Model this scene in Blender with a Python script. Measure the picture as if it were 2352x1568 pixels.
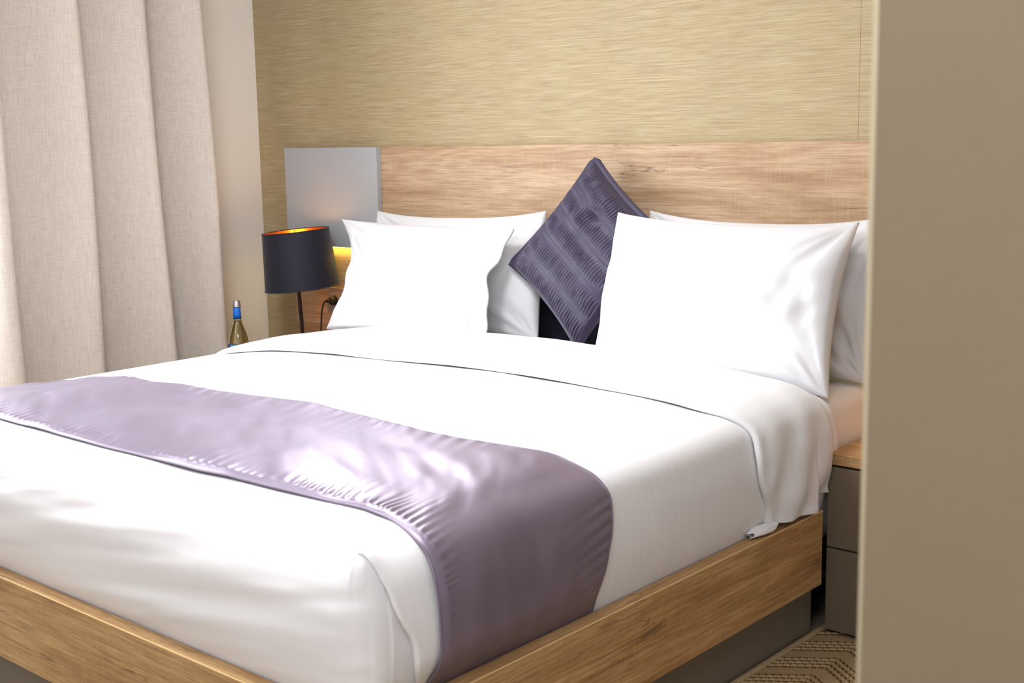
import bpy, bmesh, math, random
import numpy as np
from mathutils import Vector, Matrix

# ------------------------------------------------------------------ clear
for o in list(bpy.data.objects):
    bpy.data.objects.remove(o, do_unlink=True)
scene = bpy.context.scene
COL = scene.collection
random.seed(7)

# ------------------------------------------------------------------ camera
C = Vector((3.0114, -3.4069, 1.3199))
yaw, pitch, roll, fpx = 0.7201, 0.1609, -0.0191, 2904.4
s_, c_ = math.sin(yaw), math.cos(yaw)
fw = Vector((-s_, c_, 0)); rt = Vector((c_, s_, 0)); up = Vector((0, 0, 1))
Fv = fw * math.cos(pitch) - up * math.sin(pitch)
Uv = up * math.cos(pitch) + fw * math.sin(pitch)
Rv = rt * math.cos(roll) + Uv * math.sin(roll)
Uv = Uv * math.cos(roll) - rt * math.sin(roll)
cam_d = bpy.data.cameras.new('camera')
cam = bpy.data.objects.new('camera', cam_d)
COL.objects.link(cam)
cam_d.sensor_fit = 'HORIZONTAL'
cam_d.sensor_width = 36.0
cam_d.lens = fpx / 2352 * 36.0
cam_d.clip_start = 0.02
m = Matrix((Rv, Uv, -Fv)).transposed().to_4x4()
m.translation = C
cam.matrix_world = m
cam_d.dof.use_dof = True
cam_d.dof.focus_distance = 3.9
cam_d.dof.aperture_fstop = 7.5
scene.camera = cam

# ------------------------------------------------------------------ world, lights, exposure
world = bpy.data.worlds.new('world')
scene.world = world
world.use_nodes = True
wn = world.node_tree
bg = wn.nodes['Background']
bg.inputs[0].default_value = (0.80, 0.90, 1.0, 1)
bg.inputs[1].default_value = 1.2


def area_light(name, loc, target, sx, sy, power, color, spread=180):
    d = bpy.data.lights.new(name, 'AREA')
    d.shape = 'RECTANGLE'
    d.size, d.size_y = sx, sy
    d.energy = power
    d.color = color
    d.spread = math.radians(spread)
    o = bpy.data.objects.new(name, d)
    COL.objects.link(o)
    o.location = loc
    o.rotation_euler = (Vector(target) - Vector(loc)).to_track_quat('-Z', 'Y').to_euler()
    return o


# daylight entering through the window of the left wall (nearer the camera, out of frame)
area_light('window_daylight', (-1.36, -1.86, 1.48), (0.2, -1.80, 1.30), 0.95, 1.75, 40, (0.90, 0.95, 1.0))
area_light('front_fill_light', (0.2, -4.2, 2.60), (0.5, -2.2, 0.5), 1.0, 0.8, 5, (0.97, 0.98, 1.0))  # added fill from the front of the room, no fixture behind it
# light of the ceiling lamp over the bed, then the entry fill
area_light('ceiling_light', (0.70, -2.0, 2.62), (0.70, -2.0, 0), 0.6, 0.6, 25, (0.98, 0.98, 1.0), 180)
area_light('entry_fill_light', (2.85, -3.60, 2.60), (1.2, -1.5, 0.6), 1.1, 1.1, 30, (0.97, 0.97, 1.0))  # added fill from the entry side for front and right faces, no lamp built

# hanging ceiling spotlight (above the frame) near the head-left corner, aimed at the middle of the bed
SPOT = Vector((-.46, -.40, 2.20))
sd = bpy.data.lights.new('ceiling_spot', 'SPOT')
sd.energy = 96
sd.color = (0.97, 0.98, 1.0)
sd.spot_size = math.radians(88)
sd.spot_blend = 0.9
sd.shadow_soft_size = 0.10
so = bpy.data.objects.new('ceiling_spot', sd)
COL.objects.link(so)
so.location = SPOT
so.rotation_euler = (Vector((0.85, -1.70, .65)) - SPOT).to_track_quat('-Z', 'Y').to_euler()

vs = scene.view_settings
vs.view_transform = 'Standard'
vs.look = 'None'
vs.exposure = 0.68
vs.gamma = 1.0
vs.use_curve_mapping = False

# ------------------------------------------------------------------ helpers
def obj(name, verts, faces, mat, root=None, parent=None, smooth=True, uv=None):
    """verts are world coordinates; the object sits in its root's frame"""
    base = Vector(root.location) if root else Vector((0, 0, 0))
    me = bpy.data.meshes.new(name)
    v = np.asarray(verts, dtype=float) - np.array(base)
    me.from_pydata(v.tolist(), [], [tuple(int(i) for i in f) for f in faces])
    me.update()
    if smooth:
        me.polygons.foreach_set('use_smooth', [True] * len(me.polygons))
    o = bpy.data.objects.new(name, me)
    COL.objects.link(o)
    if mat:
        me.materials.append(mat)
    if uv is not None:
        l = me.uv_layers.new(name='UVMap')
        vi = np.empty(len(me.loops), dtype=np.int32)
        me.loops.foreach_get('vertex_index', vi)
        l.data.foreach_set('uv', np.asarray(uv, dtype=np.float32)[vi].ravel())
    p = parent or root
    if p:
        o.parent = p
    return o


def from_bm(name, bm, mat, root=None, parent=None, smooth=False):
    base = Vector(root.location) if root else Vector((0, 0, 0))
    bmesh.ops.translate(bm, verts=bm.verts, vec=-base)
    bmesh.ops.recalc_face_normals(bm, faces=bm.faces)
    me = bpy.data.meshes.new(name)
    bm.to_mesh(me)
    bm.free()
    if smooth:
        me.polygons.foreach_set('use_smooth', [True] * len(me.polygons))
    o = bpy.data.objects.new(name, me)
    COL.objects.link(o)
    if mat:
        me.materials.append(mat)
    p = parent or root
    if p:
        o.parent = p
    return o


def empty(name, loc):
    o = bpy.data.objects.new(name, None)
    o.empty_display_size = 0.05
    o.location = loc
    COL.objects.link(o)
    return o


def tag(o, label, cat, group=None):
    o['label'] = label
    o['category'] = cat
    if group:
        o['group'] = group
    return o


def struct(o):
    o['kind'] = 'structure'
    return o


def bm_box(bm, x0, x1, y0, y1, z0, z1, bev=0.0, seg=2, edges=None):
    r = bmesh.ops.create_cube(bm, size=1.0)
    vv = r['verts']
    for v in vv:
        v.co = Vector((x0 if v.co.x < 0 else x1, y0 if v.co.y < 0 else y1, z0 if v.co.z < 0 else z1))
    if bev > 0:
        es = set()
        for v in vv:
            for e in v.link_edges:
                if edges is None or edges(e):
                    es.add(e)
        bmesh.ops.bevel(bm, geom=list(es), offset=bev, segments=seg, affect='EDGES', profile=0.5)


def box(name, x0, x1, y0, y1, z0, z1, mat, root=None, parent=None, bev=0.002, seg=2, edges=None):
    bm = bmesh.new()
    bm_box(bm, x0, x1, y0, y1, z0, z1, bev, seg, edges)
    return from_bm(name, bm, mat, root, parent)


def vertical_edges(e):
    return abs(e.verts[0].co.z - e.verts[1].co.z) > 1e-4


def lathe(name, prof, mat, root=None, parent=None, axis0=(0, 0, 0), n=48, tilt=None, smooth=True, close=False):
    """prof: list of (r, z) in local coords about axis0"""
    V, Fc = [], []
    k = len(prof)
    for i in range(n):
        a = 2 * math.pi * i / n
        for r, z in prof:
            p = Vector((r * math.cos(a), r * math.sin(a), z))
            if tilt is not None:
                p = tilt @ p
            V.append(tuple(p + Vector(axis0)))
    for i in range(n):
        j = (i + 1) % n
        for q in range(k - 1 if not close else k):
            q2 = (q + 1) % k
            Fc.append((i * k + q, j * k + q, j * k + q2, i * k + q2))
    return obj(name, V, Fc, mat, root, parent, smooth)


def tube(name, pts, rad, mat, root=None, parent=None, n=10):
    V, Fc = [], []
    pts = [Vector(p) for p in pts]
    prev = None
    for i, p in enumerate(pts):
        t = (pts[min(i + 1, len(pts) - 1)] - pts[max(i - 1, 0)]).normalized()
        ref = Vector((0, 0, 1)) if abs(t.z) < 0.9 else Vector((1, 0, 0))
        if prev is not None:
            a = (prev - t * prev.dot(t)).normalized()
        else:
            a = t.cross(ref).normalized()
        prev = a
        b = t.cross(a)
        r = rad[i] if isinstance(rad, (list, tuple)) else rad
        for k in range(n):
            th = 2 * math.pi * k / n
            V.append(tuple(p + a * (r * math.cos(th)) + b * (r * math.sin(th))))
    for i in range(len(pts) - 1):
        for k in range(n):
            k2 = (k + 1) % n
            Fc.append((i * n + k, i * n + k2, (i + 1) * n + k2, (i + 1) * n + k))
    Fc.append(tuple(range(n - 1, -1, -1)))
    Fc.append(tuple((len(pts) - 1) * n + k for k in range(n)))
    return obj(name, V, Fc, mat, root, parent)


def grid_faces(nu, nv, wrap=False):
    Fc = []
    for i in range(nu - 1 if not wrap else nu):
        i2 = (i + 1) % nu
        for j in range(nv - 1):
            Fc.append((i * nv + j, i2 * nv + j, i2 * nv + j + 1, i * nv + j + 1))
    return Fc


_tab = {}


def vnoise(x, y, z=0.0, seed=0):
    """smooth value noise in [-1, 1]"""
    if seed not in _tab:
        _tab[seed] = np.random.RandomState(seed + 11).rand(32, 32, 32) * 2 - 1
    T = _tab[seed]
    x, y, z = np.broadcast_arrays(np.asarray(x, float), np.asarray(y, float), np.asarray(z, float))
    xi, yi, zi = np.floor(x).astype(int), np.floor(y).astype(int), np.floor(z).astype(int)
    fx, fy, fz = x - xi, y - yi, z - zi
    fx, fy, fz = [f * f * f * (f * (6 * f - 15) + 10) for f in (fx, fy, fz)]
    r = 0
    for a in (0, 1):
        for b in (0, 1):
            for c in (0, 1):
                w = (fx if a else 1 - fx) * (fy if b else 1 - fy) * (fz if c else 1 - fz)
                r = r + w * T[(xi + a) % 32, (yi + b) % 32, (zi + c) % 32]
    return r


def sstep(a, b, x):
    t = np.clip((np.asarray(x, float) - a) / (b - a), 0, 1)
    return t * t * (3 - 2 * t)


def curve_interp(keys, x):
    """monotone-ish smooth interpolation through (x, y) keys"""
    kx = np.array([k[0] for k in keys], float)
    ky = np.array([k[1] for k in keys], float)
    mslope = np.gradient(ky, kx)
    x = np.clip(np.asarray(x, float), kx[0], kx[-1])
    i = np.clip(np.searchsorted(kx, x) - 1, 0, len(kx) - 2)
    h = kx[i + 1] - kx[i]
    t = (x - kx[i]) / h
    h00 = 2 * t**3 - 3 * t**2 + 1; h10 = t**3 - 2 * t**2 + t
    h01 = -2 * t**3 + 3 * t**2; h11 = t**3 - t**2
    return h00 * ky[i] + h10 * h * mslope[i] + h01 * ky[i + 1] + h11 * h * mslope[i + 1]


def grid_normals(P):
    du = np.gradient(P, axis=0)
    dv = np.gradient(P, axis=1)
    n = np.cross(du, dv)
    l = np.linalg.norm(n, axis=2, keepdims=True)
    return n / np.maximum(l, 1e-12)


# ------------------------------------------------------------------ materials
def mat_new(name):
    mt = bpy.data.materials.new(name)
    mt.use_nodes = True
    nt = mt.node_tree
    return mt, nt, nt.nodes['Principled BSDF']


def lin(r, g, b):
    f = lambda c: (c / 255 / 12.92) if c / 255 <= 0.04045 else ((c / 255 + 0.055) / 1.055) ** 2.4
    return (f(r), f(g), f(b), 1)


def N(nt, t, **kw):
    n = nt.nodes.new(t)
    for k, v in kw.items():
        setattr(n, k, v)
    return n


def mapping(nt, scale=(1, 1, 1), coord='Object', rot=(0, 0, 0), loc=(0, 0, 0)):
    tc = N(nt, 'ShaderNodeTexCoord')
    mp = N(nt, 'ShaderNodeMapping')
    mp.inputs['Scale'].default_value = scale
    mp.inputs['Rotation'].default_value = rot
    mp.inputs['Location'].default_value = loc
    nt.links.new(tc.outputs[coord], mp.inputs['Vector'])
    return mp.outputs['Vector']


def noise(nt, vec, scale, detail=3, rough=0.55, dist=0.0):
    n = N(nt, 'ShaderNodeTexNoise')
    n.inputs['Scale'].default_value = scale
    n.inputs['Detail'].default_value = detail
    n.inputs['Roughness'].default_value = rough
    n.inputs['Distortion'].default_value = dist
    nt.links.new(vec, n.inputs['Vector'])
    return n.outputs['Fac']


def ramp(nt, fac, stops):
    r = N(nt, 'ShaderNodeValToRGB')
    el = r.color_ramp.elements
    while len(el) < len(stops):
        el.new(0.5)
    for e, (p, c) in zip(el, stops):
        e.position = p
        e.color = c if len(c) == 4 else (*c, 1)
    nt.links.new(fac, r.inputs['Fac'])
    return r.outputs['Color']


def mixc(nt, fac, a, b, mode='MIX'):
    mx = N(nt, 'ShaderNodeMix', data_type='RGBA', blend_type=mode)
    for sock, val in ((mx.inputs['Factor'], fac), (mx.inputs['A'], a), (mx.inputs['B'], b)):
        if isinstance(val, (int, float, tuple)):
            sock.default_value = val
        else:
            nt.links.new(val, sock)
    return mx.outputs['Result']


def math_n(nt, op, a, b=0.0):
    n = N(nt, 'ShaderNodeMath', operation=op)
    for sock, val in ((n.inputs[0], a), (n.inputs[1], b)):
        if isinstance(val, (int, float)):
            sock.default_value = val
        else:
            nt.links.new(val, sock)
    return n.outputs[0]


def bump(nt, bs, h, strength, dist=0.001):
    b = N(nt, 'ShaderNodeBump')
    b.inputs['Strength'].default_value = strength
    b.inputs['Distance'].default_value = dist
    nt.links.new(h, b.inputs['Height'])
    nt.links.new(b.outputs['Normal'], bs.inputs['Normal'])


def plain(name, col, rough=0.6, spec=0.5, metal=0.0, var=0.0, vscale=4.0, bstr=0.0, bscale=200):
    mt, nt, bs = mat_new(name)
    bs.inputs['Roughness'].default_value = rough
    bs.inputs['Specular IOR Level'].default_value = spec
    bs.inputs['Metallic'].default_value = metal
    v = mapping(nt)
    n = noise(nt, v, vscale, 3)
    a = tuple(c * (1 - var) for c in col[:3]) + (1,)
    b = tuple(min(1, c * (1 + var)) for c in col[:3]) + (1,)
    nt.links.new(ramp(nt, n, [(0.3, a), (0.7, b)]), bs.inputs['Base Color'])
    if bstr:
        bump(nt, bs, noise(nt, v, bscale, 2), bstr)
    return mt


def wood(name, along='x', light=(214, 186, 155), mid=(195, 164, 130), dark=(158, 123, 91), seed=0.0):
    mt, nt, bs = mat_new(name)
    sc = {'x': (1, 9, 9), 'y': (9, 1, 9)}[along]
    v = mapping(nt, sc, loc=(seed, seed * 0.7, seed * 0.3))
    warp = noise(nt, v, 0.9, 3, 0.5)
    broad = noise(nt, v, 1.6, 4, 0.6, 0.6)
    col = ramp(nt, broad, [(0.28, lin(*dark)), (0.44, lin(*mid)), (0.62, lin(*light)), (0.78, lin(*mid))])
    # cathedral figure: rings of a slow noise field
    rings = math_n(nt, 'SINE', math_n(nt, 'MULTIPLY', noise(nt, v, 0.75, 2, 0.45, 0.3), 70.0))
    rr = ramp(nt, math_n(nt, 'MULTIPLY_ADD', rings, 0.5), [(0.0, (0.0, 0, 0)), (1.0, (1, 1, 1))])
    col = mixc(nt, 0.20, col, mixc(nt, rr, lin(*dark), lin(*light)))
    # fine pores
    sc2 = {'x': (5, 190, 190), 'y': (190, 5, 190)}[along]
    v2 = mapping(nt, sc2)
    pores = noise(nt, v2, 1.0, 3, 0.6)
    col = mixc(nt, ramp(nt, pores, [(0.36, (0.62, 0.62, 0.62)), (0.56, (0, 0, 0))]), col, lin(*dark))
    sc5 = {'x': (16, 430, 430), 'y': (430, 16, 430)}[along]
    fine = noise(nt, mapping(nt, sc5, loc=(2, 5, 1)), 1.0, 2, 0.6)
    col = mixc(nt, ramp(nt, fine, [(0.34, (0.38, 0.38, 0.38)), (0.5, (0, 0, 0))]), col, lin(*dark))
    col = mixc(nt, ramp(nt, fine, [(0.58, (0, 0, 0)), (0.74, (0.35, 0.35, 0.35))]), col, lin(*[min(255, c + 14) for c in light]))
    # cracks: thin dark lines along the grain
    sc3 = {'x': (1.1, 15, 15), 'y': (15, 1.1, 15)}[along]
    v3 = mapping(nt, sc3, loc=(3.1 + seed, 1.7, 0.4))
    cr = noise(nt, v3, 1.3, 4, 0.55, 0.5)
    line = math_n(nt, 'ABSOLUTE', math_n(nt, 'SUBTRACT', cr, 0.5))
    gate = noise(nt, mapping(nt, {'x': (1.4, 5, 5), 'y': (5, 1.4, 5)}[along], loc=(seed, 5, 2)), 1.7, 2)
    lm = ramp(nt, line, [(0.0, (1, 1, 1)), (0.011, (0, 0, 0))])
    gm = ramp(nt, gate, [(0.50, (0, 0, 0)), (0.62, (1, 1, 1))])
    ck = mixc(nt, 1.0, lm, gm, 'MULTIPLY')
    ck = mixc(nt, 1.0, ck, (0.75, 0.75, 0.75, 1), 'MULTIPLY')
    col = mixc(nt, ck, col, lin(88, 64, 46))
    # knots
    vk = N(nt, 'ShaderNodeTexVoronoi')
    vk.inputs['Scale'].default_value = 1.0
    nt.links.new(mapping(nt, {'x': (1.9, 5.2, 5.2), 'y': (5.2, 1.9, 5.2)}[along], loc=(seed * 2, 1.3, 0.9)), vk.inputs['Vector'])
    kd = math_n(nt, 'ADD', vk.outputs['Distance'], math_n(nt, 'MULTIPLY', warp, 0.10))
    km = ramp(nt, kd, [(0.07, (0.7, 0.7, 0.7)), (0.13, (0, 0, 0))])
    col = mixc(nt, km, col, lin(118, 82, 52))
    # saw marks across the grain
    sc4 = {'x': (260, 7, 7), 'y': (7, 260, 7)}[along]
    saw = noise(nt, mapping(nt, sc4), 1.0, 1)
    col = mixc(nt, ramp(nt, saw, [(0.5, (0, 0, 0)), (0.68, (0.16, 0.16, 0.16))]), col, lin(*light))
    nt.links.new(col, bs.inputs['Base Color'])
    bs.inputs['Roughness'].default_value = 0.52
    bs.inputs['Specular IOR Level'].default_value = 0.35
    bump(nt, bs, pores, 0.25, 0.0006)
    return mt


def linen(name, col=(0.80, 0.80, 0.825), stripes=False, rough=0.75, sheen=0.15):
    mt, nt, bs = mat_new(name)
    v = mapping(nt)
    n = noise(nt, v, 6, 3)
    c0 = tuple(c * 0.97 for c in col) + (1,)
    base = ramp(nt, n, [(0.3, c0), (0.7, tuple(col) + (1,))])
    bs.inputs['Sheen Weight'].default_value = sheen
    bs.inputs['Sheen Roughness'].default_value = 0.5
    bs.inputs['Specular IOR Level'].default_value = 0.25
    bs.inputs['Roughness'].default_value = rough
    if stripes:
        sp = N(nt, 'ShaderNodeSeparateXYZ')
        nt.links.new(v, sp.inputs[0])
        sv = math_n(nt, 'SINE', math_n(nt, 'MULTIPLY', sp.outputs['Y'], 2 * math.pi / 0.026))
        st = ramp(nt, math_n(nt, 'MULTIPLY_ADD', sv, 0.5), [(0.35, (0, 0, 0)), (0.5, (1, 1, 1))])
        nt.nodes[-1]
        base = mixc(nt, mixc(nt, 1.0, st, (0.05, 0.05, 0.05, 1), 'MULTIPLY'), base, (0.60, 0.60, 0.64, 1))
        rg = N(nt, 'ShaderNodeMapRange')
        nt.links.new(st, rg.inputs['Value'])
        rg.inputs['To Min'].default_value = rough - 0.22
        rg.inputs['To Max'].default_value = rough
        nt.links.new(rg.outputs[0], bs.inputs['Roughness'])
    nt.links.new(base, bs.inputs['Base Color'])
    w = noise(nt, v, 900, 1)
    bump(nt, bs, w, 0.06, 0.0005)
    return mt


M = {}
M['oak'] = wood('oak_along_wall', 'x', seed=0.35)
M['oak_rail_x'] = wood('oak_foot_rail', 'x', (206, 170, 120), (186, 146, 96), (140, 100, 60), seed=4.2)
M['oak_rail_y'] = wood('oak_side_rail', 'y', (206, 168, 118), (184, 142, 92), (138, 98, 58), seed=2.1)
M['oak_top'] = wood('oak_nightstand_top', 'x', (206, 170, 122), (186, 146, 98), (146, 106, 66), seed=7.7)
M['edge_band_highlight'] = plain('pale_oak_edge_highlight', lin(232, 196, 140), 0.4, 0.5, var=0.05, vscale=30)  # paler oak for the rail edges, with their bright highlight painted in
M['grey_panel'] = plain('grey_laminate', lin(180, 184, 190), 0.42, 0.4, var=0.01)
M['grey_dark'] = plain('taupe_laminate', lin(122, 109, 92), 0.5, 0.35, var=0.02)
M['grey_base'] = plain('grey_plinth', lin(126, 116, 101), 0.55, 0.35, var=0.02, vscale=9)
M['black_gap'] = plain('black_carcass', lin(26, 24, 22), 0.7, 0.2)
M['pad'] = plain('dark_upholstery', lin(44, 45, 58), 0.9, 0.2, var=0.05, vscale=60, bstr=0.2, bscale=700)
M['white_linen'] = linen('white_percale')
M['duvet'] = linen('white_sateen', (0.85, 0.85, 0.87), stripes=True)
M['sheet'] = linen('fitted_sheet_cotton', (0.86, 0.86, 0.88))
M['white_paint'] = plain('ceiling_paint', (0.85, 0.84, 0.82, 1), 0.9, 0.2)
M['wall_paint'] = plain('left_wall_paint', lin(247, 240, 231), 0.85, 0.2, var=0.012, vscale=3, bstr=0.08, bscale=300)
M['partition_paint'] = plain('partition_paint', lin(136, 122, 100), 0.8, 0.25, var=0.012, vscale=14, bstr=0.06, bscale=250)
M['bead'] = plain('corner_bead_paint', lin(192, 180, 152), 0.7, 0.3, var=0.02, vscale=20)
M['room_paint'] = plain('pale_wall_paint', (0.80, 0.79, 0.80, 1), 0.9, 0.2)
M['carpet'] = plain('beige_carpet', lin(150, 138, 122), 0.95, 0.1, var=0.12, vscale=300, bstr=0.4, bscale=500)


def wallpaper():
    mt, nt, bs = mat_new('gold_grasscloth')
    v1 = mapping(nt, (7.0, 7.0, 240))
    a = noise(nt, v1, 1.0, 3, 0.6)
    v2 = mapping(nt, (14, 14, 420), loc=(4, 2, 1))
    b = noise(nt, v2, 1.0, 2, 0.6)
    v3 = mapping(nt, (2.2, 2.2, 700), loc=(1, 7, 3))
    c = noise(nt, v3, 1.0, 1)
    col = ramp(nt, a, [(0.28, lin(160, 142, 108)), (0.5, lin(178, 161, 127)), (0.72, lin(193, 178, 146))])
    col = mixc(nt, ramp(nt, b, [(0.35, (0.32, 0.32, 0.32)), (0.55, (0, 0, 0))]), col, lin(160, 130, 76))
    col = mixc(nt, ramp(nt, c, [(0.60, (0, 0, 0)), (0.76, (0.55, 0.55, 0.55))]), col, lin(240, 230, 200))
    patch = noise(nt, mapping(nt, (1, 1, 2.5)), 3.0, 2)
    col = mixc(nt, ramp(nt, patch, [(0.35, (0.10, 0.10, 0.10)), (0.65, (0, 0, 0))]), col, lin(196, 176, 112))
    nt.links.new(col, bs.inputs['Base Color'])
    bs.inputs['Roughness'].default_value = 0.55
    bs.inputs['Specular IOR Level'].default_value = 0.3
    bump(nt, bs, b, 0.3, 0.0006)
    return mt


M['wallpaper'] = wallpaper()


def curtain_mat():
    mt, nt, bs = mat_new('linen_curtain')
    a = noise(nt, mapping(nt, (500, 500, 14)), 1.0, 2)
    b = noise(nt, mapping(nt, (30, 30, 520)), 1.0, 2)
    col = ramp(nt, a, [(0.3, lin(184, 172, 160)), (0.7, lin(222, 213, 204))])
    col2 = ramp(nt, b, [(0.3, lin(190, 178, 166)), (0.7, lin(220, 211, 201))])
    col = mixc(nt, 0.5, col, col2)
    nt.links.new(col, bs.inputs['Base Color'])
    bs.inputs['Roughness'].default_value = 0.85
    bs.inputs['Specular IOR Level'].default_value = 0.15
    bs.inputs['Sheen Weight'].default_value = 0.2
    bump(nt, bs, a, 0.12, 0.0008)
    return mt


M['curtain'] = curtain_mat()


def satin():
    mt, nt, bs = mat_new('mauve_satin')
    v = mapping(nt)
    n = noise(nt, v, 5, 3)
    nt.links.new(ramp(nt, n, [(0.3, lin(124, 112, 131)), (0.7, lin(134, 122, 141))]), bs.inputs['Base Color'])
    bs.inputs['Roughness'].default_value = 0.40
    bs.inputs['IOR'].default_value = 1.8
    bs.inputs['Metallic'].default_value = 0.42
    bs.inputs['Specular IOR Level'].default_value = 0.5
    bs.inputs['Specular Tint'].default_value = (0.92, 0.9, 1.0, 1)
    bs.inputs['Sheen Weight'].default_value = 0.12
    bs.inputs['Sheen Roughness'].default_value = 0.35
    bs.inputs['Sheen Tint'].default_value = (0.9, 0.88, 1.0, 1)
    w = noise(nt, mapping(nt, (220, 900, 500)), 1.0, 1)
    bump(nt, bs, w, 0.05, 0.0004)
    return mt


M['satin'] = satin()


def purple():
    mt, nt, bs = mat_new('plum_pleated_silk')
    v = mapping(nt)
    n = noise(nt, v, 40, 3)
    nt.links.new(ramp(nt, n, [(0.3, lin(50, 41, 67)), (0.7, lin(61, 51, 80))]), bs.inputs['Base Color'])
    bs.inputs['Roughness'].default_value = 0.40
    bs.inputs['Specular IOR Level'].default_value = 0.5
    bs.inputs['Sheen Weight'].default_value = 0.2
    return mt


M['purple'] = purple()


def shade_cloth():
    mt, nt, bs = mat_new('navy_shade_cloth')
    a = noise(nt, mapping(nt, (600, 600, 25)), 1.0, 2)
    b = noise(nt, mapping(nt, (25, 25, 600)), 1.0, 2)
    col = mixc(nt, 0.5, ramp(nt, a, [(0.3, lin(18, 19, 32)), (0.7, lin(34, 34, 52))]),
               ramp(nt, b, [(0.3, lin(20, 20, 34)), (0.7, lin(32, 32, 50))]))
    nt.links.new(col, bs.inputs['Base Color'])
    bs.inputs['Roughness'].default_value = 0.6
    bs.inputs['Specular IOR Level'].default_value = 0.35
    bs.inputs['Sheen Weight'].default_value = 0.15
    tr = N(nt, 'ShaderNodeBsdfTransparent')
    tr.inputs['Color'].default_value = (1, 0.75, 0.45, 1)
    mx = N(nt, 'ShaderNodeMixShader')
    mx.inputs[0].default_value = 0.035
    nt.links.new(bs.outputs[0], mx.inputs[1])
    nt.links.new(tr.outputs[0], mx.inputs[2])
    nt.links.new(mx.outputs[0], nt.nodes['Material Output'].inputs[0])
    return mt


M['shade'] = shade_cloth()
M['copper'] = plain('copper_foil_lining', lin(225, 140, 50), 0.28, 0.5, metal=0.9, var=0.04, vscale=20)
M['pole'] = plain('dark_bronze_metal', lin(44, 34, 32), 0.4, 0.5, metal=0.5)
M['black_plastic'] = plain('black_plastic', lin(28, 27, 28), 0.38, 0.5)
M['outlet'] = plain('silver_grey_plastic', lin(168, 158, 148), 0.4, 0.5, metal=0.2)
M['outlet_dark'] = plain('socket_recess_grey', lin(92, 86, 82), 0.5, 0.4)
M['cap'] = plain('brushed_aluminium', lin(215, 213, 215), 0.28, 0.5, metal=0.9)
M['blue'] = plain('blue_foil', lin(0, 118, 235), 0.3, 0.6, metal=0.0, var=0.06, vscale=60)
M['blue_label'] = plain('blue_paper_label', lin(10, 70, 180), 0.5, 0.4)
M['label_pale'] = plain('pale_blue_print', lin(110, 185, 240), 0.5, 0.4, var=0.2, vscale=400)
M['label_white'] = plain('white_print', lin(236, 238, 240), 0.5, 0.4)
M['frame_white'] = plain('white_window_frame', lin(235, 233, 228), 0.4, 0.4)


def glassy(name, col, tint):
    mt, nt, bs = mat_new(name)
    bs.inputs['Base Color'].default_value = col
    bs.inputs['Roughness'].default_value = 0.03
    bs.inputs['Transmission Weight'].default_value = 1.0
    bs.inputs['IOR'].default_value = tint
    return mt


M['glass'] = glassy('pale_bottle_glass', (0.95, 0.94, 0.80, 1), 1.45)
M['drink'] = glassy('pale_yellow_drink', (0.93, 0.88, 0.62, 1), 1.33)


def emit(name, col, st):
    mt, nt, bs = mat_new(name)
    bs.inputs['Base Color'].default_value = col
    bs.inputs['Emission Color'].default_value = col
    bs.inputs['Emission Strength'].default_value = st
    return mt


M['bulb'] = emit('lit_bulb', (1.0, 0.62, 0.25, 1), 14)
M['led'] = emit('yellow_led', (1.0, 0.72, 0.08, 1), 6)
M['ceiling_lamp'] = emit('ceiling_lamp_diffuser', (1.0, 0.96, 0.9, 1), 3)


def pane_mat():
    mt, nt, bs = mat_new('window_glass')
    g = N(nt, 'ShaderNodeBsdfGlossy')
    g.inputs['Roughness'].default_value = 0.02
    t = N(nt, 'ShaderNodeBsdfTransparent')
    mx = N(nt, 'ShaderNodeMixShader')
    mx.inputs[0].default_value = 0.06
    nt.links.new(t.outputs[0], mx.inputs[1])
    nt.links.new(g.outputs[0], mx.inputs[2])
    nt.links.new(mx.outputs[0], nt.nodes['Material Output'].inputs[0])
    return mt


M['pane'] = pane_mat()

# ------------------------------------------------------------------ room shell
XL, XR, YB, ZC = -1.39, 3.70, -4.70, 2.70
struct(box('floor', XL - .15, XR + .15, YB - .15, .15, -.12, 0, M['carpet'], bev=0))
struct(box('ceiling', XL - .15, XR + .15, YB - .15, .15, ZC, ZC + .12, M['white_paint'], bev=0))
wb = struct(box('wall_back', XL - .15, XR + .15, 0.004, .16, 0, ZC, M['white_paint'], bev=0))
for x0, x1 in ((XL, 1.3520), (1.3524, XR)):
    box('wallpaper_sheet', x0, x1, 0.0, 0.0045, 0, ZC, M['wallpaper'], None, wb, bev=0.0006, seg=1)
# left wall with the window opening nearer the camera
WY0, WY1, WZ0, WZ1 = -2.40, -1.32, 0.50, 2.45
bm = bmesh.new()
for y0, y1, z0, z1 in ((WY1, 0.004, 0, ZC), (YB, WY0, 0, ZC), (WY0, WY1, 0, WZ0), (WY0, WY1, WZ1, ZC)):
    bm_box(bm, XL - .20, XL, y0, y1, z0, z1)
wl = struct(from_bm('wall_left', bm, M['wall_paint']))
w1 = struct(empty('window_1', (XL - .10, (WY0 + WY1) / 2, WZ0)))
for nm, a in (('jamb', (WY0, WY0 + .06, WZ0, WZ1)), ('jamb', (WY1 - .06, WY1, WZ0, WZ1)),
              ('sill_bar', (WY0 + .06, WY1 - .06, WZ0, WZ0 + .06)), ('head_bar', (WY0 + .06, WY1 - .06, WZ1 - .06, WZ1)),
              ('mullion', (-1.89, -1.83, WZ0 + .06, WZ1 - .06))):
    box(nm, XL - .13, XL - .08, *a, M['frame_white'], w1, bev=0.004)
for y0, y1 in ((WY0 + .06, -1.89), (-1.83, WY1 - .06)):
    box('pane', XL - .110, XL - .104, y0, y1, WZ0 + .06, WZ1 - .06, M['pane'], w1, bev=0)
struct(box('wall_right', XR, XR + .15, YB, 0.004, 0, ZC, M['room_paint'], bev=0))
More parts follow.
